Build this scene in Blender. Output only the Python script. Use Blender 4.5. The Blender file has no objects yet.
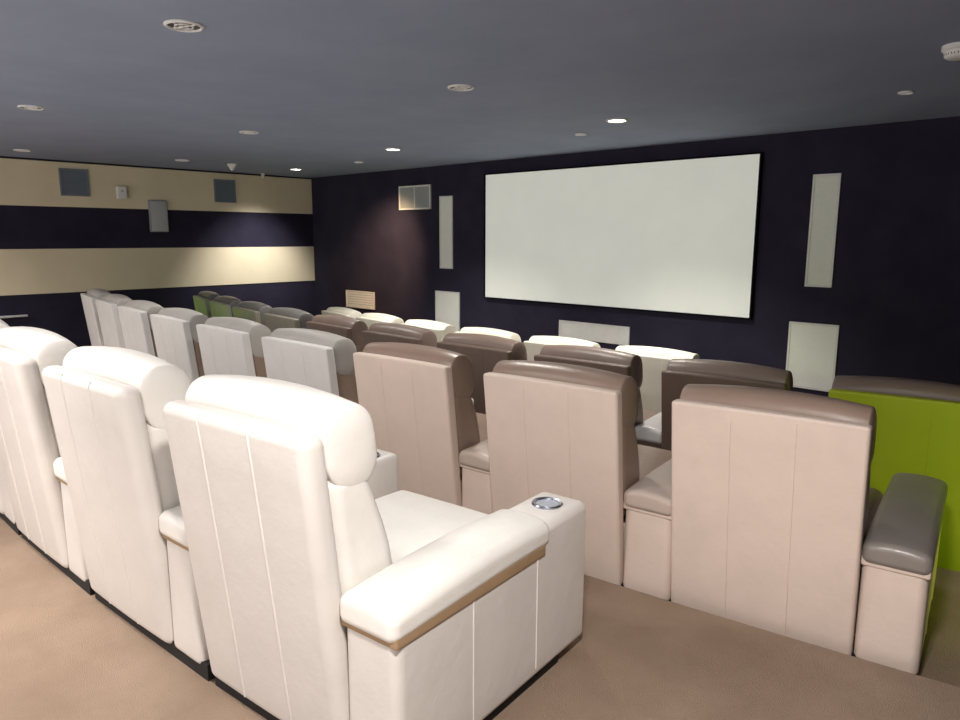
import bpy, bmesh, math, random
from mathutils import Vector, Matrix
random.seed(4)
C = bpy.context.scene.collection
SC = bpy.context.scene
CAMZ = 1.5                      # eye height above the back-row platform (z = 0)

# ------------------------------------------------------------------ materials
def new_mat(name):
    m = bpy.data.materials.new(name); m.use_nodes = True
    nt = m.node_tree; b = nt.nodes['Principled BSDF']
    return m, nt, b

def noise(nt, scale, detail=4, rough=.6, coord='Object'):
    tc = nt.nodes.new('ShaderNodeTexCoord'); n = nt.nodes.new('ShaderNodeTexNoise')
    n.inputs['Scale'].default_value = scale; n.inputs['Detail'].default_value = detail
    n.inputs['Roughness'].default_value = rough
    nt.links.new(tc.outputs[coord], n.inputs['Vector'])
    return n

def mottled(name, c1, c2, scale, rough, bump=0.0, bscale=None, bdist=.01, coat=0, spec=.5, metal=0, coord='Object'):
    m, nt, b = new_mat(name)
    n = noise(nt, scale, coord=coord)
    r = nt.nodes.new('ShaderNodeValToRGB')
    r.color_ramp.elements[0].position = .35; r.color_ramp.elements[1].position = .68
    r.color_ramp.elements[0].color = (*c1, 1); r.color_ramp.elements[1].color = (*c2, 1)
    nt.links.new(n.outputs['Fac'], r.inputs['Fac'])
    nt.links.new(r.outputs['Color'], b.inputs['Base Color'])
    b.inputs['Roughness'].default_value = rough
    b.inputs['Metallic'].default_value = metal
    b.inputs['Specular IOR Level'].default_value = spec
    b.inputs['Coat Weight'].default_value = coat
    if bump:
        n2 = noise(nt, bscale or scale * 6, 6, .65, coord)
        bp = nt.nodes.new('ShaderNodeBump'); bp.inputs['Strength'].default_value = bump
        bp.inputs['Distance'].default_value = bdist
        nt.links.new(n2.outputs['Fac'], bp.inputs['Height'])
        nt.links.new(bp.outputs['Normal'], b.inputs['Normal'])
    return m

def leather(name, c, rough=.42, spec=.45):
    c2 = tuple(x * .93 for x in c)
    return mottled(name, c2, c, 5, rough, .18, 9, .02, 0, spec)

def emit(name, c, s, base=(.8, .8, .8)):
    m, nt, b = new_mat(name)
    b.inputs['Base Color'].default_value = (*base, 1)
    b.inputs['Emission Color'].default_value = (*c, 1); b.inputs['Emission Strength'].default_value = s
    b.inputs['Roughness'].default_value = .7
    return m

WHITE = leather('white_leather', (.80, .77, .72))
WHITE_SHADED = leather('white_leather_back', (.70, .655, .615))  # darker copy of the white: shading of the rear faces painted in
SHADED_BEIGE = leather('beige_leather', (.71, .58, .50), .55, .3)  # second row: dim light on pale leather put into the colour
SHADED_GREY_BEIGE = leather('greyed_beige_leather', (.70, .68, .66), .55, .3)  # second row left: cooler light tint put into the colour
SHADED_TAUPE = leather('taupe_leather', (.29, .205, .16), .38, .5)  # darker second-row tops: their lack of overhead light painted in
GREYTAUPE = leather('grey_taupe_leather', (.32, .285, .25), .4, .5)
SHADED_PAD = leather('grey_pad_leather', (.24, .21, .19), .33, .6)  # pad darkened in colour for the dim ceiling it mirrors
SHADED_BROWN = leather('dark_brown_leather', (.125, .086, .07), .45, .4)  # third row: its shadow painted in as brown
HALF_LIT_BROWN = leather('dark_brown_leather_top', (.19, .138, .115), .4, .5)  # lighter copy of the brown for tops that catch more light
GREEN_LIT = leather('lime_green_leather', (.37, .43, .02), .5, .3)  # green light on the seat back tinted into the leather
GREEN_LIT_GREY = leather('muted_green_leather', (.33, .35, .25), .5, .3)  # grey leather with weak green light mixed into its colour
SHADED_ROSE = leather('rose_beige_pad', (.50, .41, .355), .42, .4)  # second-row pads, dimness included in the colour
SHADED_GREY = leather('mid_grey_leather', (.44, .415, .385), .5, .4)  # second-row left headrests, shade of the tops in the colour
SHADED_CLAY = leather('grey_brown_leather', (.21, .19, .155), .45, .4)  # third-row left backs, darkened in colour for the row's shade
SHADED_DGREY = leather('dark_grey_leather', (.15, .145, .14), .35, .5)  # third-row left headrests, shade painted in
GREYLEA = leather('grey_leather_frame', (.30, .29, .27), .45, .4)
CREAM = leather('cream_white_leather', (.88, .85, .73))
TAN = leather('tan_trim', (.36, .24, .14), .6, .2)
SEATGREY = leather('light_grey_leather', (.55, .54, .53), .4, .4)
BLACK = mottled('black_plinth', (.006, .005, .005), (.012, .01, .01), 20, .8)
CHROME = mottled('brushed_steel', (.38, .42, .50), (.55, .58, .64), 30, .25, metal=1)
CUPDARK = mottled('cup_inside', (.50, .54, .62), (.58, .62, .70), 10, .35, metal=.5)
CARPET = mottled('brown_carpet', (.30, .215, .155), (.38, .278, .205), 2.2, .95, .8, 260, .012, spec=.08)
CARPET_EDGE = mottled('dark_brown_carpet', (.05, .032, .022), (.08, .052, .037), 6, .95, .6, 200, .01, spec=.05)
WALL = mottled('dark_plum_wall_cloth', (.026, .023, .043), (.034, .030, .053), 3, .9, .3, 300, .003, spec=.1)
WALL_SIDE = mottled('dark_navy_wall_cloth', (.023, .021, .037), (.030, .027, .047), 3, .9, .3, 300, .003, spec=.1)
STRIPE = mottled('beige_wall_paint', (.72, .63, .45), (.77, .68, .49), 2, .85, .1, 150, .003, spec=.15)
CEIL = mottled('slate_blue_ceiling_paint', (.27, .315, .43), (.30, .345, .46), 2, .85, .2, 220, .003, spec=.2)
FIXWHITE = mottled('white_enamel', (.72, .72, .70), (.78, .78, .76), 8, .45)
GRILLE = mottled('pale_speaker_cloth', (.82, .85, .79), (.86, .89, .83), 60, .8, .3, 500, .002, spec=.2)
GRILLE_D = mottled('grey_vent_mesh', (.15, .18, .22), (.19, .225, .27), 60, .7, .3, 500, .002)
SPKGREY = mottled('grey_speaker_cloth', (.25, .26, .28), (.29, .30, .32), 60, .8, .3, 500, .002)
SPKLIGHT = mottled('light_grey_speaker_cloth', (.40, .41, .41), (.45, .46, .46), 60, .8, .3, 500, .002)
VENTMID = mottled('mid_grey_vent', (.42, .44, .44), (.48, .50, .50), 40, .7)
DARKIN = mottled('dark_lamp_well', (.03, .035, .04), (.06, .065, .07), 40, .4, metal=.4)
LAMP_ON = emit('lamp_lens_lit', (1, .96, .88), 14)
LAMP_OFF = emit('lamp_lens_dim', (.8, .9, 1), .12, (.4, .42, .45))
SCREEN, _nt, _b = new_mat('projection_screen_cloth')
_n = noise(_nt, 1.2); _r = _nt.nodes.new('ShaderNodeValToRGB')
_r.color_ramp.elements[0].color = (.56, .575, .525, 1); _r.color_ramp.elements[1].color = (.64, .655, .60, 1)
_nt.links.new(_n.outputs['Fac'], _r.inputs['Fac']); _nt.links.new(_r.outputs['Color'], _b.inputs['Base Color'])
_nt.links.new(_r.outputs['Color'], _b.inputs['Emission Color']); _b.inputs['Emission Strength'].default_value = .52  # mild glow of its own stands in for light thrown on the cloth
_b.inputs['Roughness'].default_value = .8
FRAME = mottled('black_velvet_frame', (.006, .006, .009), (.01, .01, .014), 20, .95, spec=.05)
SLATBLUE = mottled('pale_blue_grille_shadow', (.42, .50, .55), (.48, .56, .61), 20, .7)  # pale blue-grey backing between the slats
RAIL = mottled('pale_painted_ledge', (.5, .5, .5), (.58, .58, .57), 10, .5)

# ------------------------------------------------------------------ mesh helpers
def axis(h, r, n, mid):
    """coordinates along one axis of a rounded box of half-size h and radius r"""
    r = min(r, h * .999)
    out = [-h + r * (1 - math.tan(math.radians(45) * (1 - i / n))) for i in range(n)] if r > 1e-6 else []
    core = [(-h + r) + (2 * (h - r)) * i / mid for i in range(mid + 1)]
    return out + core + [-x for x in reversed(out)]

def rbox(bm, lo, hi, r=.02, n=3, mid=4, fn=None, rxyz=None):
    """a rounded box from corner lo to corner hi, with an optional deformation of its points"""
    c = [(a + b) / 2 for a, b in zip(lo, hi)]; h = [(b - a) / 2 for a, b in zip(lo, hi)]
    r = min(r, min(h) * .98)
    ax = [axis(hh, r, n, mid) for hh in h]
    cache = {}
    def vert(p):
        q = [max(-hh + r, min(hh - r, x)) for x, hh in zip(p, h)]
        d = Vector([a - b for a, b in zip(p, q)])
        if d.length > 1e-9: d = d.normalized() * r
        w = [q[i] + d[i] + c[i] for i in range(3)]
        key = tuple(round(x, 5) for x in w)
        if key not in cache:
            if fn: w = fn(*w)
            cache[key] = bm.verts.new(w)
        return cache[key]
    for a in range(3):
        u, v = (a + 1) % 3, (a + 2) % 3
        for s in (-1, 1):
            for i in range(len(ax[u]) - 1):
                for j in range(len(ax[v]) - 1):
                    vs = []
                    for (ii, jj) in ((i, j), (i + 1, j), (i + 1, j + 1), (i, j + 1)):
                        p = [0, 0, 0]; p[a] = s * h[a]; p[u] = ax[u][ii]; p[v] = ax[v][jj]
                        vt = vert(p)
                        if vt not in vs: vs.append(vt)
                    if s < 0: vs.reverse()
                    if len(vs) >= 3:
                        try: bm.faces.new(vs)
                        except ValueError: pass

def sbox(bm, lo, hi):
    vs = [bm.verts.new((x, y, z)) for x in (lo[0], hi[0]) for y in (lo[1], hi[1]) for z in (lo[2], hi[2])]
    for f in ((0, 1, 3, 2), (4, 6, 7, 5), (0, 4, 5, 1), (2, 3, 7, 6), (0, 2, 6, 4), (1, 5, 7, 3)):
        bm.faces.new([vs[i] for i in f])

def lathe(bm, prof, seg=24, cx=0, cy=0):
    rings = []
    for r, z in prof:
        rings.append([bm.verts.new((cx + r * math.cos(2 * math.pi * i / seg), cy + r * math.sin(2 * math.pi * i / seg), z)) for i in range(seg)])
    for a, b in zip(rings, rings[1:]):
        for i in range(seg):
            bm.faces.new((a[i], a[(i + 1) % seg], b[(i + 1) % seg], b[i]))
    return rings

def capped(bm, prof, seg=24, cx=0, cy=0):
    rr = lathe(bm, prof, seg, cx, cy)
    bm.faces.new(list(reversed(rr[0]))); bm.faces.new(rr[-1])

def tube(bm, pts, r, seg=6):
    pts = [Vector(p) for p in pts]; rings = []
    for i, p in enumerate(pts):
        t = (pts[min(i + 1, len(pts) - 1)] - pts[max(i - 1, 0)]).normalized()
        a = t.orthogonal().normalized(); b = t.cross(a)
        if rings:                                    # keep rings aligned
            a = (prev - t * prev.dot(t)).normalized(); b = t.cross(a)
        prev = a
        rings.append([bm.verts.new(p + (a * math.cos(2 * math.pi * k / seg) + b * math.sin(2 * math.pi * k / seg)) * r) for k in range(seg)])
    for A, B in zip(rings, rings[1:]):
        for k in range(seg):
            bm.faces.new((A[k], A[(k + 1) % seg], B[(k + 1) % seg], B[k]))
    bm.faces.new(list(reversed(rings[0]))); bm.faces.new(rings[-1])

def obj(name, bm, m, parent=None, smooth=True, loc=None):
    bmesh.ops.recalc_face_normals(bm, faces=bm.faces)
    me = bpy.data.meshes.new(name); bm.to_mesh(me); bm.free()
    me.materials.append(m)
    if smooth:
        for p in me.polygons: p.use_smooth = True
        try: me.set_sharp_from_angle(angle=math.radians(40))
        except Exception: pass
    o = bpy.data.objects.new(name, me); C.objects.link(o)
    if parent: o.parent = parent
    if loc: o.location = loc
    return o

def thing(name, label, cat, loc=(0, 0, 0), rot=(0, 0, 0), group=None):
    o = bpy.data.objects.new(name, None); C.objects.link(o)
    o.empty_display_size = .1
    o.location = loc; o.rotation_euler = rot
    o['label'] = label; o['category'] = cat
    if group: o['group'] = group
    return o

def struct(name, bm, m, smooth=False):
    o = obj(name, bm, m, None, smooth); o['kind'] = 'structure'; return o

def mk(fn, *a, **k):
    bm = bmesh.new(); fn(bm, *a, **k); return bm

def dup(root, loc, rotz, label, group, mats=None):
    """copy of a thing with its parts and sub-parts; mats: {part name: material} shown on the copy"""
    r = root.copy(); C.objects.link(r); r.location = loc; r.rotation_euler = (0, 0, rotz)
    r['label'] = label; r['group'] = group
    def rec(src, dst):
        for ch in list(src.children):
            c = ch.copy(); C.objects.link(c); c.parent = dst
            base = ch.name.split('.')[0]
            if mats and base in mats:
                c.material_slots[0].link = 'OBJECT'; c.material_slots[0].material = mats[base]
            rec(ch, c)
    rec(root, r)
    return r

# ------------------------------------------------------------------ room shell
XL, XR, YF, YB, ZC = -9.91, 1.04, 6.58, -1.6, 2.409
XM = -4.44
FA, FB, FC, FD = 0.0, -.125, -.275, -.43           # platform heights, back row to front row
def arc(y0, k): return lambda x: y0 + k * (x - XM) ** 2
edgeA, edgeB, edgeC = arc(2.37, .021), arc(3.66, .0255), arc(5.0, .024)

def slab(bm, e0, e1, z0, z1, n=48):
    xs = [XL + (XR - XL) * i / n for i in range(n + 1)]
    rows = []
    for x in xs:
        y0, y1 = e0(x), e1(x)
        rows.append([bm.verts.new((x, y0, z1)), bm.verts.new((x, y1, z1)), bm.verts.new((x, y1, z0)), bm.verts.new((x, y0, z0))])
    for a, b in zip(rows, rows[1:]):
        for k in range(4):
            bm.faces.new((a[k], b[k], b[(k + 1) % 4], a[(k + 1) % 4]))
    bm.faces.new(rows[0]); bm.faces.new(list(reversed(rows[-1])))
bk, fr = (lambda x: YB), (lambda x: YF)
struct('floor', mk(slab, bk, edgeA, -.6, FA), CARPET)
struct('floor', mk(slab, edgeA, edgeB, -.6, FB), CARPET)
struct('floor', mk(slab, edgeB, edgeC, -.6, FC), CARPET)
struct('floor', mk(slab, edgeC, fr, -.6, FD), CARPET)
struct('ceiling', mk(sbox, (XL - .1, YB, ZC), (XR + .1, YF + .1, ZC + .1)), CEIL)
struct('wall_front', mk(sbox, (XL - .1, YF, -.6), (XR + .1, YF + .1, ZC)), WALL)
struct('wall_left', mk(sbox, (XL - .1, YB, -.6), (XL, YF, ZC)), WALL_SIDE)
struct('wall_right', mk(sbox, (XR, YB, -.6), (XR + .1, YF, ZC)), WALL_SIDE)
struct('trim_1', mk(sbox, (XL, YB, 1.853), (XL + .012, YF - .005, 2.385)), STRIPE)
struct('trim_2', mk(sbox, (XL, YB, .805), (XL + .012, YF - .005, 1.345)), STRIPE)

# ------------------------------------------------------------------ theatre seats
LEAN = math.tan(math.radians(6.3))
W, H = .71, .98
def make_seat(label, group, M, loc, rotz, left_arm=False, AW=.2, HT=1.045, H=.98, W=.71, T=.06, RR=.014, taper=.2, cup=True, pl=-.02, az=.97, sr=.0026):
    pz = .512
    """origin at the rear bottom centre, x to the right seen from behind, y to the screen"""
    t = thing('theater_seat', label, 'seat', loc, (0, 0, rotz), group)
    w = W / 2; z8 = H - .16
    # rear shell: a leaned slab with a soft rolled top and two stitched seams
    bm = bmesh.new()
    def lean(x, y, z):
        k = max(0, (z - z8) / .16)
        return (x * (1 + .012 * z), y - z * LEAN - .006 * math.cos(x / w * 1.5) * (1 if y < .05 else 0), z - .004 * abs(x / w) ** 3 * k)
    rbox(bm, (-w, 0, .034), (w, T, H), RR, 4, 8, lean)
    for s in (-.118, .118):
        tube(bm, [lean(s + (.004 if i % 2 else 0) * 0, .0005, z) for i, z in enumerate([.06 + (H - .09) * j / 10 for j in range(11)])] +
             [lean(s, .012, H - .006)], sr, 6)
    obj('back_panel', bm, M['rear'], t)
    # front cushion of the backrest
    bm = bmesh.new()
    def bc(x, y, z):
        f = (z - .40) / .42
        out = .035 * math.sin(math.pi * min(1, max(0, f))) + .07 * (1 - f)
        y2 = y - z * LEAN + (out * (1 - .25 * (x / w) ** 2) if y > T + .08 else 0)
        return (x * .985, y2, z)
    rbox(bm, (-w, T - .008, .36), (w, T + .15, HT - .2), .045, 4, 6, bc)
    obj('back_cushion', bm, M['side'], t)
    # headrest roll
    bm = bmesh.new()
    def hr(x, y, z):
        cr = 1 - (x / w) ** 2
        return (x * 1.01, y - z * LEAN + (.02 * cr if y > T + .1 else 0), z + (.020 * cr - .016 if z > HT - .1 else 0))
    S = 5.0                                            # rounder across the roll than at its ends
    rbox(bm, (-w * S, T - .004, HT - .255), (w * S, T + .175, HT), .085, 5, 6, lambda x, y, z: hr(x / S, y, z))
    obj('headrest', bm, M['top'], t)
    # seat
    bm = bmesh.new()
    def sc(x, y, z):
        return (x, y, z + (.025 * (1 - (x / w) ** 2) * math.sin(math.pi * min(1, max(0, (y - .2) / .72))) if z > .4 else 0))
    rbox(bm, (-w + .012, .2, .29), (w - .012, .93, .455), .06, 4, 6, sc)
    obj('seat_cushion', bm, M['seat'], t)
    bm = bmesh.new(); rbox(bm, (-w + .006, .13, .05), (w - .006, .84, .30), .02, 2, 2)
    obj('seat_base', bm, M['arm'], t)
    bm = bmesh.new(); rbox(bm, (-w + .015, .835, .07), (w - .015, .92, .295), .035, 3, 3)
    obj('footrest', bm, M['seat'], t)
    bm = bmesh.new(); sbox(bm, (-w + .01, .012, 0), (w + AW + pl, .84, .06))
    obj('plinth', bm, BLACK, t, False)
    for s in ([1, -1] if left_arm else [1]):
        def tp(x, y, z, s=s):                          # arms taper a little to the front
            k = 1 - taper * max(0, y) / 1.0
            return (s * (w + .004 + (x - w - .004) * k), y, z * az)
        x0, x1 = w + .004, w + .004 + AW
        bm = bmesh.new()
        def ar(x, y, z):                               # lower top where the pad lies, taller block for the cup holder
            return tp(x, y, z if y > .70 else min(z, .56)) if cup else tp(x, y, min(z, .56))
        rbox(bm, (x0, .002, .038), (x1, 1.0 if cup else .96, .592), .032, 4, 8, ar)
        for yy in (.32, .66):                          # stitched panel seams on both flanks
            for xx in (x0 - .0005, x1 + .0005):
                tube(bm, [tp(xx, yy, z) for z in (.08, .2, .35, .49)], .003, 6)
        a = obj('armrest', bm, M['arm'], t)
        bm = bmesh.new()
        rbox(bm, (x0 - .002, -.004, pz - .028), (x1 + .005, .705, pz + .02), .008, 2, 3, tp)
        obj('pad_trim', bm, M['trim'], a)
        bm = bmesh.new()
        def pd(x, y, z):
            q = (x - (x0 + x1) / 2) / (AW / 2)
            zz = z + (.016 * (1 - q * q) + .012 * math.sin(math.pi * min(1, max(0, y / .7))) if z > .57 else 0) - .014 * max(0, 1 - y / .5)
            return tp(x, y, zz)
        rbox(bm, (x0 - .003, -.018, pz), (x1 + .008, .735 if cup else .95, .600), .03, 4, 5, pd)
        obj('arm_pad', bm, M['pad'], a)
        cx = tp((x0 + x1) / 2, .875, 0)[0]
        if not cup: continue
        bm = bmesh.new()
        za = .592 * az
        lathe(bm, [(.040, za + .0005), (.042, za + .006), (.052, za + .008), (.056, za + .0035), (.056, za - .002)], 28, cx, .875)
        cu = obj('cup_holder', bm, CHROME, a)
        bm = bmesh.new(); capped(bm, [(.041, za - .002), (.041, za + .0025)], 28, cx, .875)
        obj('cup_bottom', bm, CUPDARK, cu)
    return t

def row(y0, k, p, x0, n):
    out = []; x = x0
    for i in range(n):
        th = math.atan(2 * k * (x - XM)); out.append((x, y0 + k * (x - XM) ** 2, th)); x -= p * math.cos(th)
    return out
ORD = ['right end', 'second from the right', 'third from the right', 'fourth from the right', 'fifth from the right', 'sixth from the right',
       'seventh from the right', 'eighth from the right', 'ninth from the right', 'left end']
def mats(rear, side, top, seat, arm, pad, trim):
    return dict(rear=rear, side=side, top=top, seat=seat, arm=arm, pad=pad, trim=trim)
PART = dict(back_panel='rear', back_cushion='side', headrest='top', seat_cushion='seat', seat_base='arm', footrest='seat', armrest='arm', pad_trim='trim', arm_pad='pad')
def remap(M): return {k: M[v] for k, v in PART.items()}

MA = mats(WHITE_SHADED, WHITE, WHITE, WHITE, WHITE_SHADED, WHITE, TAN)
MB = mats(SHADED_BEIGE, SHADED_TAUPE, SHADED_TAUPE, SHADED_TAUPE, SHADED_BEIGE, SHADED_PAD, SHADED_BEIGE)
MBp = mats(SHADED_BEIGE, SHADED_TAUPE, SHADED_TAUPE, SHADED_TAUPE, SHADED_BEIGE, SHADED_ROSE, SHADED_BEIGE)
MBg = mats(SHADED_GREY_BEIGE, SHADED_TAUPE, SHADED_GREY, SEATGREY, SHADED_GREY_BEIGE, SHADED_GREY_BEIGE, SHADED_GREY_BEIGE)
MC = mats(SHADED_BROWN, HALF_LIT_BROWN, HALF_LIT_BROWN, HALF_LIT_BROWN, SHADED_BROWN, SEATGREY, SHADED_BROWN)
MCg = mats(GREEN_LIT, HALF_LIT_BROWN, HALF_LIT_BROWN, HALF_LIT_BROWN, GREEN_LIT, HALF_LIT_BROWN, SHADED_BROWN)
MCl = mats(GREEN_LIT_GREY, GREYLEA, SHADED_DGREY, GREYTAUPE, GREYLEA, GREYLEA, SHADED_BROWN)
MCm = mats(SHADED_CLAY, GREYLEA, SHADED_DGREY, GREYTAUPE, GREYLEA, GREYLEA, SHADED_BROWN)
MD = mats(CREAM, CREAM, CREAM, SEATGREY, CREAM, CREAM, SEATGREY)

def fill(spots, z, group, labels, ms, endarm, **kw):
    first = None
    for i, (x, y, th) in enumerate(spots):
        last = i == len(spots) - 1
        if i == 0:                                     # right end of the row: its outer arm is square and full width
            make_seat(labels[i], group, ms[i], (x, y, z), th, False, **{**kw, **endarm})
        elif last:
            make_seat(labels[i], group, ms[i], (x, y, z), th, True, **kw)
        elif first is None:
            first = make_seat(labels[i], group, ms[i], (x, y, z), th, False, **kw)
        else:
            dup(first, (x, y, z), th, labels[i], group, remap(ms[i]))

SA = row(.875, .02, .932, -1.843, 5)
fill(SA, FA, 'white seats of the back row',
     ['big white leather recliner nearest the camera, at the right end of the back row',
      'white leather recliner second from the right in the back row',
      'white leather recliner third from the right in the back row, by the photo edge',
      'white leather recliner fourth from the right in the back row, mostly cut off',
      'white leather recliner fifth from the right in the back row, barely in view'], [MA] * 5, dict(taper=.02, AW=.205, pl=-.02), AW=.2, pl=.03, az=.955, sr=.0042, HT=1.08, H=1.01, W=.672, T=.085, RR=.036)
SB = row(2.497, .021, .955, -1.045, 9)
lb = ['pinkish beige seat at the right end of the second row with dark grey arm pad',
      'pinkish beige leather seat second from the right in the second row',
      'beige leather seat third from the right in the second row',
      'grey-beige leather seat fourth from the right in the second row',
      'grey-beige leather seat fifth from the right in the second row',
      'grey-beige leather seat sixth from the right in the second row',
      'grey-beige leather seat third from the left end of the second row',
      'grey-beige leather seat second from the left end of the second row',
      'grey-beige leather seat at the far left end of the second row']
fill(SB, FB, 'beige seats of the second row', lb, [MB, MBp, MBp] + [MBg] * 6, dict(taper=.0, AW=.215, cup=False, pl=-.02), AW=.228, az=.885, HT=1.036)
SCs = row(3.847, .0255, .933, -.893, 10)
lc = ['lime green backed seat with brown headrest at the right end of the third row',
      'dark brown seat second from the right in the third row, beside the green seat',
      'dark brown seat third from the right in the third row, below the centre speaker',
      'dark brown seat fourth from the right in the third row',
      'dark brown seat fifth from the right in the third row',
      'leftmost of the dark brown seats in the third row, before the slatted grille',
      'grey-brown seat fourth from the left end of the third row',
      'grey-brown seat third from the left end of the third row',
      'green lit grey seat second from the left end of the third row',
      'green lit grey seat at the far left end of the third row']
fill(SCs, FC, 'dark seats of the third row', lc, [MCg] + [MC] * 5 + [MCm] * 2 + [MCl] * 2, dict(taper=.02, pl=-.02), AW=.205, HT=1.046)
SD = row(5.183, .024, .926, -2.98, 6)
ld = ['cream white seat at the right end of the front row, right of the centre speaker',
      'cream white seat second from the right in the front row, left of the centre speaker',
      'cream white seat third from the right in the front row, under the screen left corner',
      'cream white seat fourth from the right in the front row, before the left floor speaker',
      'cream white seat second from the left in the front row, right of the slatted grille',
      'cream white seat leftmost in the front row, just below the slatted grille']
fill(SD, FD, 'cream white seats of the front row', ld, [MD] * 6, dict(taper=.02, pl=-.02), AW=.2, HT=1.028)

# ------------------------------------------------------------------ front wall fittings
def zz(z): return z + CAMZ
t = thing('projection_screen', 'large blank white cinema screen in a thin black frame on the dark front wall', 'screen', (-4.44, YF, zz(0)))
x0, x1, z0, z1 = -1.678, 1.69, -.735, .742
obj('screen_cloth', mk(sbox, (x0, -.035, z0), (x1, -.02, z1)), SCREEN, t, False)
bm = bmesh.new(); f = .016
for lo, hi in (((x0 - f, -.05, z0 - f), (x1 + f, -.0, z0)), ((x0 - f, -.05, z1), (x1 + f, 0, z1 + f)),
               ((x0 - f, -.05, z0), (x0, 0, z1)), ((x1, -.05, z0), (x1 + f, 0, z1))): sbox(bm, lo, hi)
obj('screen_frame', bm, FRAME, t, False)

def speaker_f(name, label, cat, x0, x1, z0, z1, cloth=GRILLE, b=.018, d=.014, group=None):
    t = thing(name, label, cat, ((x0 + x1) / 2, YF, zz(z0)), group=group)
    hw, hh = (x1 - x0) / 2, z1 - z0
    bm = bmesh.new()
    for lo, hi in (((-hw, -d, 0), (hw, 0, b)), ((-hw, -d, hh - b), (hw, 0, hh)), ((-hw, -d, b), (-hw + b, 0, hh - b)), ((hw - b, -d, b), (hw, 0, hh - b))):
        sbox(bm, lo, hi)
    obj('speaker_frame', bm, FIXWHITE, t, False)
    bm = bmesh.new(); rbox(bm, (-hw + b, -d + .004, b), (hw - b, -.002, hh - b), .003, 1, 2)
    obj('speaker_grille', bm, cloth, t, False)
    return t
G = 'white wall speakers around the screen'
speaker_f('slim_speaker', 'tall slim white speaker on the front wall, left of the screen', 'speaker', -6.965, -6.725, -.408, .522, group=G)
speaker_f('slim_speaker', 'tall slim white speaker on the front wall, right of the screen', 'speaker', -2.288, -2.063, -.421, .537, group=G)
speaker_f('floor_speaker', 'white rectangular low speaker left of the screen, behind the front row', 'speaker', -7.058, -6.60, -1.30, -.708, group=G)
speaker_f('floor_speaker', 'white rectangular low speaker right of the screen, beside the green seat', 'speaker', -2.395, -1.975, -1.33, -.74, group=G)
speaker_f('center_speaker', 'wide white low speaker centred under the screen', 'speaker', -4.978, -4.047, -1.135, -.936, cloth=FIXWHITE, group=G)

def vent(name, label, parent_loc, hw, hh, m_frame, m_in, slats=0, divide=False, rotz=0, b=.02, group=None):
    t = thing(name, label, 'vent', parent_loc, (0, 0, rotz), group)
    bm = bmesh.new(); d = .022
    for lo, hi in (((-hw, -d, -hh), (hw, 0, -hh + b)), ((-hw, -d, hh - b), (hw, 0, hh)), ((-hw, -d, -hh + b), (-hw + b, 0, hh - b)), ((hw - b, -d, -hh + b), (hw, 0, hh - b))):
        sbox(bm, lo, hi)
    if divide: sbox(bm, (-.006, -d, -hh + b), (.006, 0, hh - b))
    obj('vent_frame', bm, m_frame, t, False)
    obj('vent_backing', mk(sbox, (-hw + b, -.008, -hh + b), (hw - b, -.001, hh - b)), m_in, t, False)
    if slats:
        bm = bmesh.new()
        for i in range(slats):
            z = -hh + b + (2 * hh - 2 * b) * (i + .5) / slats; s = (hh - b) / slats * .8
            for (ya, za, yb, zb) in ((-.019, z - s, -.009, z + s),):
                vs = [bm.verts.new(p) for p in ((-hw + b, ya, za), (hw - b, ya, za), (hw - b, yb, zb), (-hw + b, yb, zb))]
                bm.faces.new(vs)
        obj('vent_slats', bm, m_frame if slats < 12 else m_in, t, False)
    return t
vent('air_vent', 'white framed double air vent high on the front wall, left of the tall speaker', (-7.45, YF, zz(.523)), .318, .158, FIXWHITE, VENTMID, 14, True)
vent('return_grille', 'white slatted return grille low on the front wall behind the front row left end', (-8.712, YF, zz(-.93)), .342, .128, FIXWHITE, SLATBLUE, 6)

# ------------------------------------------------------------------ left wall fittings
RL = math.pi / 2
def on_left(y, z, off=.012): return (XL + off, y, zz(z))
GV = 'grey square vents on the upper beige stripe'
vent('square_vent', 'grey square vent on the upper beige stripe, the left one of two', on_left(3.146, .651), .164, .164, GRILLE_D, GRILLE_D, 9, rotz=RL, group=GV)
vent('square_vent', 'grey square vent on the upper beige stripe, the right one nearer the corner', on_left(5.116, .64), .16, .16, GRILLE_D, GRILLE_D, 9, rotz=RL, group=GV)
t = thing('mounted_sensor', 'small white sensor box mounted on the upper beige stripe between the vents', 'sensor', on_left(3.676, .55), (0, 0, RL))
obj('sensor_body', mk(rbox, (-.062, -.085, -.08), (.062, -.025, .08), .015, 3, 2), FIXWHITE, t)
obj('sensor_bracket', mk(sbox, (-.025, -.03, -.03), (.025, 0, .03)), FIXWHITE, t, False)
bm = bmesh.new(); capped(bm, [(.016, -.004), (.016, .004)], 16)
bmesh.ops.transform(bm, matrix=Matrix.Translation((0, -.087, .02)) @ Matrix.Rotation(math.pi / 2, 4, 'X'), verts=bm.verts)
obj('sensor_lens', bm, VENTMID, t)
t = thing('mounted_speaker', 'grey upright surround speaker hung across the dark band of the left wall', 'speaker', (XL + .012, 4.14, zz(.264)), (0, 0, RL))
obj('speaker_body', mk(rbox, (-.12, -.05, -.208), (.12, 0, .208), .012, 2, 2), SPKGREY, t)
obj('speaker_grille', mk(rbox, (-.108, -.056, -.196), (.108, -.048, .196), .003, 1, 2), SPKLIGHT, t)
o = obj('wall_ledge', mk(rbox, (0, -.16, -.012), (.06, .16, .012), .006, 2, 2), RAIL, None, True, (XL, 2.33, .555))
o['label'] = 'short pale ledge on the dark left wall above the back row headrests'; o['category'] = 'ledge'

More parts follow.
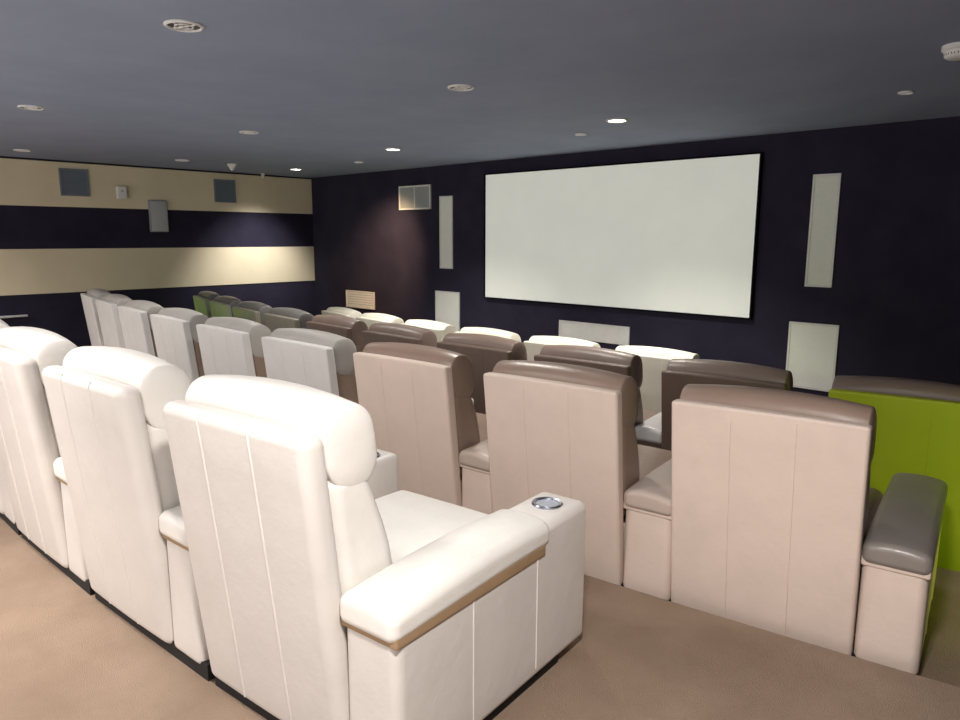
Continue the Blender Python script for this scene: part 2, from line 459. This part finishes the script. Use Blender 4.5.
# ------------------------------------------------------------------ ceiling fittings
def downlight(x, y, r, lit, label, group, spokes=False):
    t = thing('recessed_downlight', label, 'ceiling light', (x, y, ZC), (0, 0, 0), group)
    bm = bmesh.new(); lathe(bm, [(r, 0), (r, -.006), (r * .9, -.011), (r * .84, -.009), (r * .80, 0)], 28)
    obj('trim_ring', bm, FIXWHITE, t)
    bm = bmesh.new(); capped(bm, [(r * .82, -.0035), (r * .82, -.001)], 24)
    obj('lamp_lens', bm, LAMP_ON if lit else (DARKIN if spokes else LAMP_OFF), t)
    if spokes:
        bm = bmesh.new()
        for k in range(2):
            a = k * math.pi / 2 + .4
            tube(bm, [(-r * .72 * math.cos(a), -r * .72 * math.sin(a), -.006), (r * .72 * math.cos(a), r * .72 * math.sin(a), -.006)], .004, 6)
        for q in (.45,):
            tube(bm, [(r * q * math.cos(b), r * q * math.sin(b), -.006) for b in [2 * math.pi * i / 20 for i in range(21)]], .004, 6)
        obj('louvre', bm, FIXWHITE, t)
    return t
GL = 'round recessed ceiling lights'
for x, y, r, lit, sp, lab in (
    (-3.232, 1.525, .083, 0, 1, 'largest round white louvred ceiling light, unlit, upper left of the photo'),
    (-3.272, 3.274, .083, 0, 1, 'round louvred ceiling light, unlit, over the middle of the room left of the screen'),
    (-6.024, 1.676, .083, 0, 1, 'round louvred ceiling light, unlit, near the left photo edge'),
    (-6.009, 3.366, .083, 0, 1, 'round louvred ceiling light, unlit, above the second row left half'),
    (-9.058, 2.394, .083, 0, 0, 'round ceiling light close to the beige stripe at the left photo edge'),
    (-8.777, 4.011, .083, 0, 0, 'round ceiling light close to the beige stripe, between the two vents'),
    (-6.028, 5.021, .083, 1, 0, 'round ceiling light glowing bright, left of the screen above the front row'),
    (-8.762, 5.582, .083, 1, 0, 'round ceiling light glowing bright near the left front corner'),
    (-7.369, 5.592, .055, 0, 0, 'small pale ceiling light between the two bright lights near the front wall'),
    (-3.923, 5.439, .055, 0, 0, 'small pale ceiling light just before the screen, left of a brighter one'),
    (-3.26, 4.994, .083, 1, 0, 'round ceiling light glowing bright above the screen centre'),
    (-1.317, 5.287, .046, 0, 0, 'small pale ceiling light above the right speaker')):
    downlight(x, y, r, lit, lab, GL, sp)
for x, y, r, lab in ((-8.777, 4.657, .06, 'white cone sprinkler head on the ceiling, left of the bright corner light'),
                     (-9.7, 5.62, .03, 'tiny sprinkler head on the ceiling at the beige stripe, right vent side')):
    t = thing('sprinkler_head', lab, 'sprinkler', (x, y, ZC), group='ceiling sprinklers')
    bm = bmesh.new(); capped(bm, [(r, 0), (r, -.012), (r * .92, -.02), (r * .35, -.075), (r * .3, -.085)], 20)
    obj('sprinkler_cone', bm, FIXWHITE, t)
    bm = bmesh.new(); capped(bm, [(r * .5, -.084), (r * .5, -.089)], 20)
    obj('deflector', bm, CHROME, t)
t = thing('smoke_detector', 'white slotted smoke detector on the ceiling at the right photo edge', 'smoke detector', (-.835, 4.204, ZC))
bm = bmesh.new(); capped(bm, [(.075, 0), (.075, -.022), (.066, -.028), (.062, -.05), (.05, -.06), (.02, -.064)], 28)
obj('detector_body', bm, FIXWHITE, t)
bm = bmesh.new()
for i in range(14):
    a = 2 * math.pi * i / 14
    M4 = Matrix.Rotation(a, 4, 'Z')
    vs = [bm.verts.new(M4 @ Vector(p)) for p in ((.0640, -.009, -.033), (.0640, .009, -.033), (.0625, .009, -.046), (.0625, -.009, -.046))]
    bm.faces.new(vs)
obj('detector_slots', bm, DARKIN, t)

# ------------------------------------------------------------------ lamps
def spot(x, y, z, power, size=115, blend=.7, color=(1, .93, .84), tgt=None, rad=.12):
    l = bpy.data.lights.new('lamp', 'SPOT'); l.energy = power; l.spot_size = math.radians(size); l.spot_blend = blend
    l.color = color; l.shadow_soft_size = rad
    o = bpy.data.objects.new('lamp', l); C.objects.link(o); o.location = (x, y, z)
    if tgt:
        d = Vector(tgt) - Vector((x, y, z)); o.rotation_euler = d.to_track_quat('-Z', 'Y').to_euler()
    return o
zl = ZC - .05
for x, p in ((-.3, 330), (-3.2, 115), (-6.0, 130), (-8.8, 220)): spot(x, -.1 if x < -7 else .4, zl, p, 155, .6, (1, .95, .90))
spot(-3.2, -.3, zl, 210, 78, .9, (1, .95, .90), (-3.3, .05, 0))  # added narrow lamp to brighten the carpet at left
spot(-3.26, 4.994, zl, 210); spot(-6.028, 5.021, zl, 210)
spot(-8.762, 5.582, zl, 260, 76, 1, (1, .97, .93), (XL, 5.5, .68))
spot(-7.369, 5.592, zl, 300, 66, 1, (1, .66, .36), (-8.05, YF, 1.2))
for x, y in ((-3.27, 3.27), (-6.01, 3.37)): spot(x, y, zl, 105, 140, .7, (1, .96, .88))  # added lamps at the unlit fixtures, brightening front-row backs
# green step lights at both side walls behind the third row
spot(XR - .05, 3.3, .35, 40, 85, .9, (.72, 1, .06), (-.9, 4.2, .1), .05)
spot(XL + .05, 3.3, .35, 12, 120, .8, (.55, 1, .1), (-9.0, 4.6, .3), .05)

w = bpy.data.worlds.new('World'); SC.world = w; w.use_nodes = True
bg = w.node_tree.nodes['Background']; bg.inputs[0].default_value = (1, .95, .92, 1); bg.inputs[1].default_value = 1.75  # added ambient fill, entering through the open rear side

# ------------------------------------------------------------------ camera
f, yaw, pit, roll = 716.906, .758812547, .169789635, .00270143842
F = Vector((-math.sin(yaw) * math.cos(pit), math.cos(yaw) * math.cos(pit), -math.sin(pit)))
R = Vector((math.cos(yaw), math.sin(yaw), 0)); U = R.cross(F)
R2 = R * math.cos(roll) + U * math.sin(roll); U2 = -R * math.sin(roll) + U * math.cos(roll)
cam = bpy.data.cameras.new('camera'); co = bpy.data.objects.new('camera', cam); C.objects.link(co)
cam.sensor_width = 36; cam.lens = f / 960 * 36; cam.clip_start = .05
m3 = Matrix((R2, U2, -F)).transposed()
co.matrix_world = Matrix.Translation((0, 0, CAMZ)) @ m3.to_4x4()
SC.camera = co
SC.view_settings.view_transform = 'Standard'
SC.view_settings.look = 'None'
SC.view_settings.exposure = 0
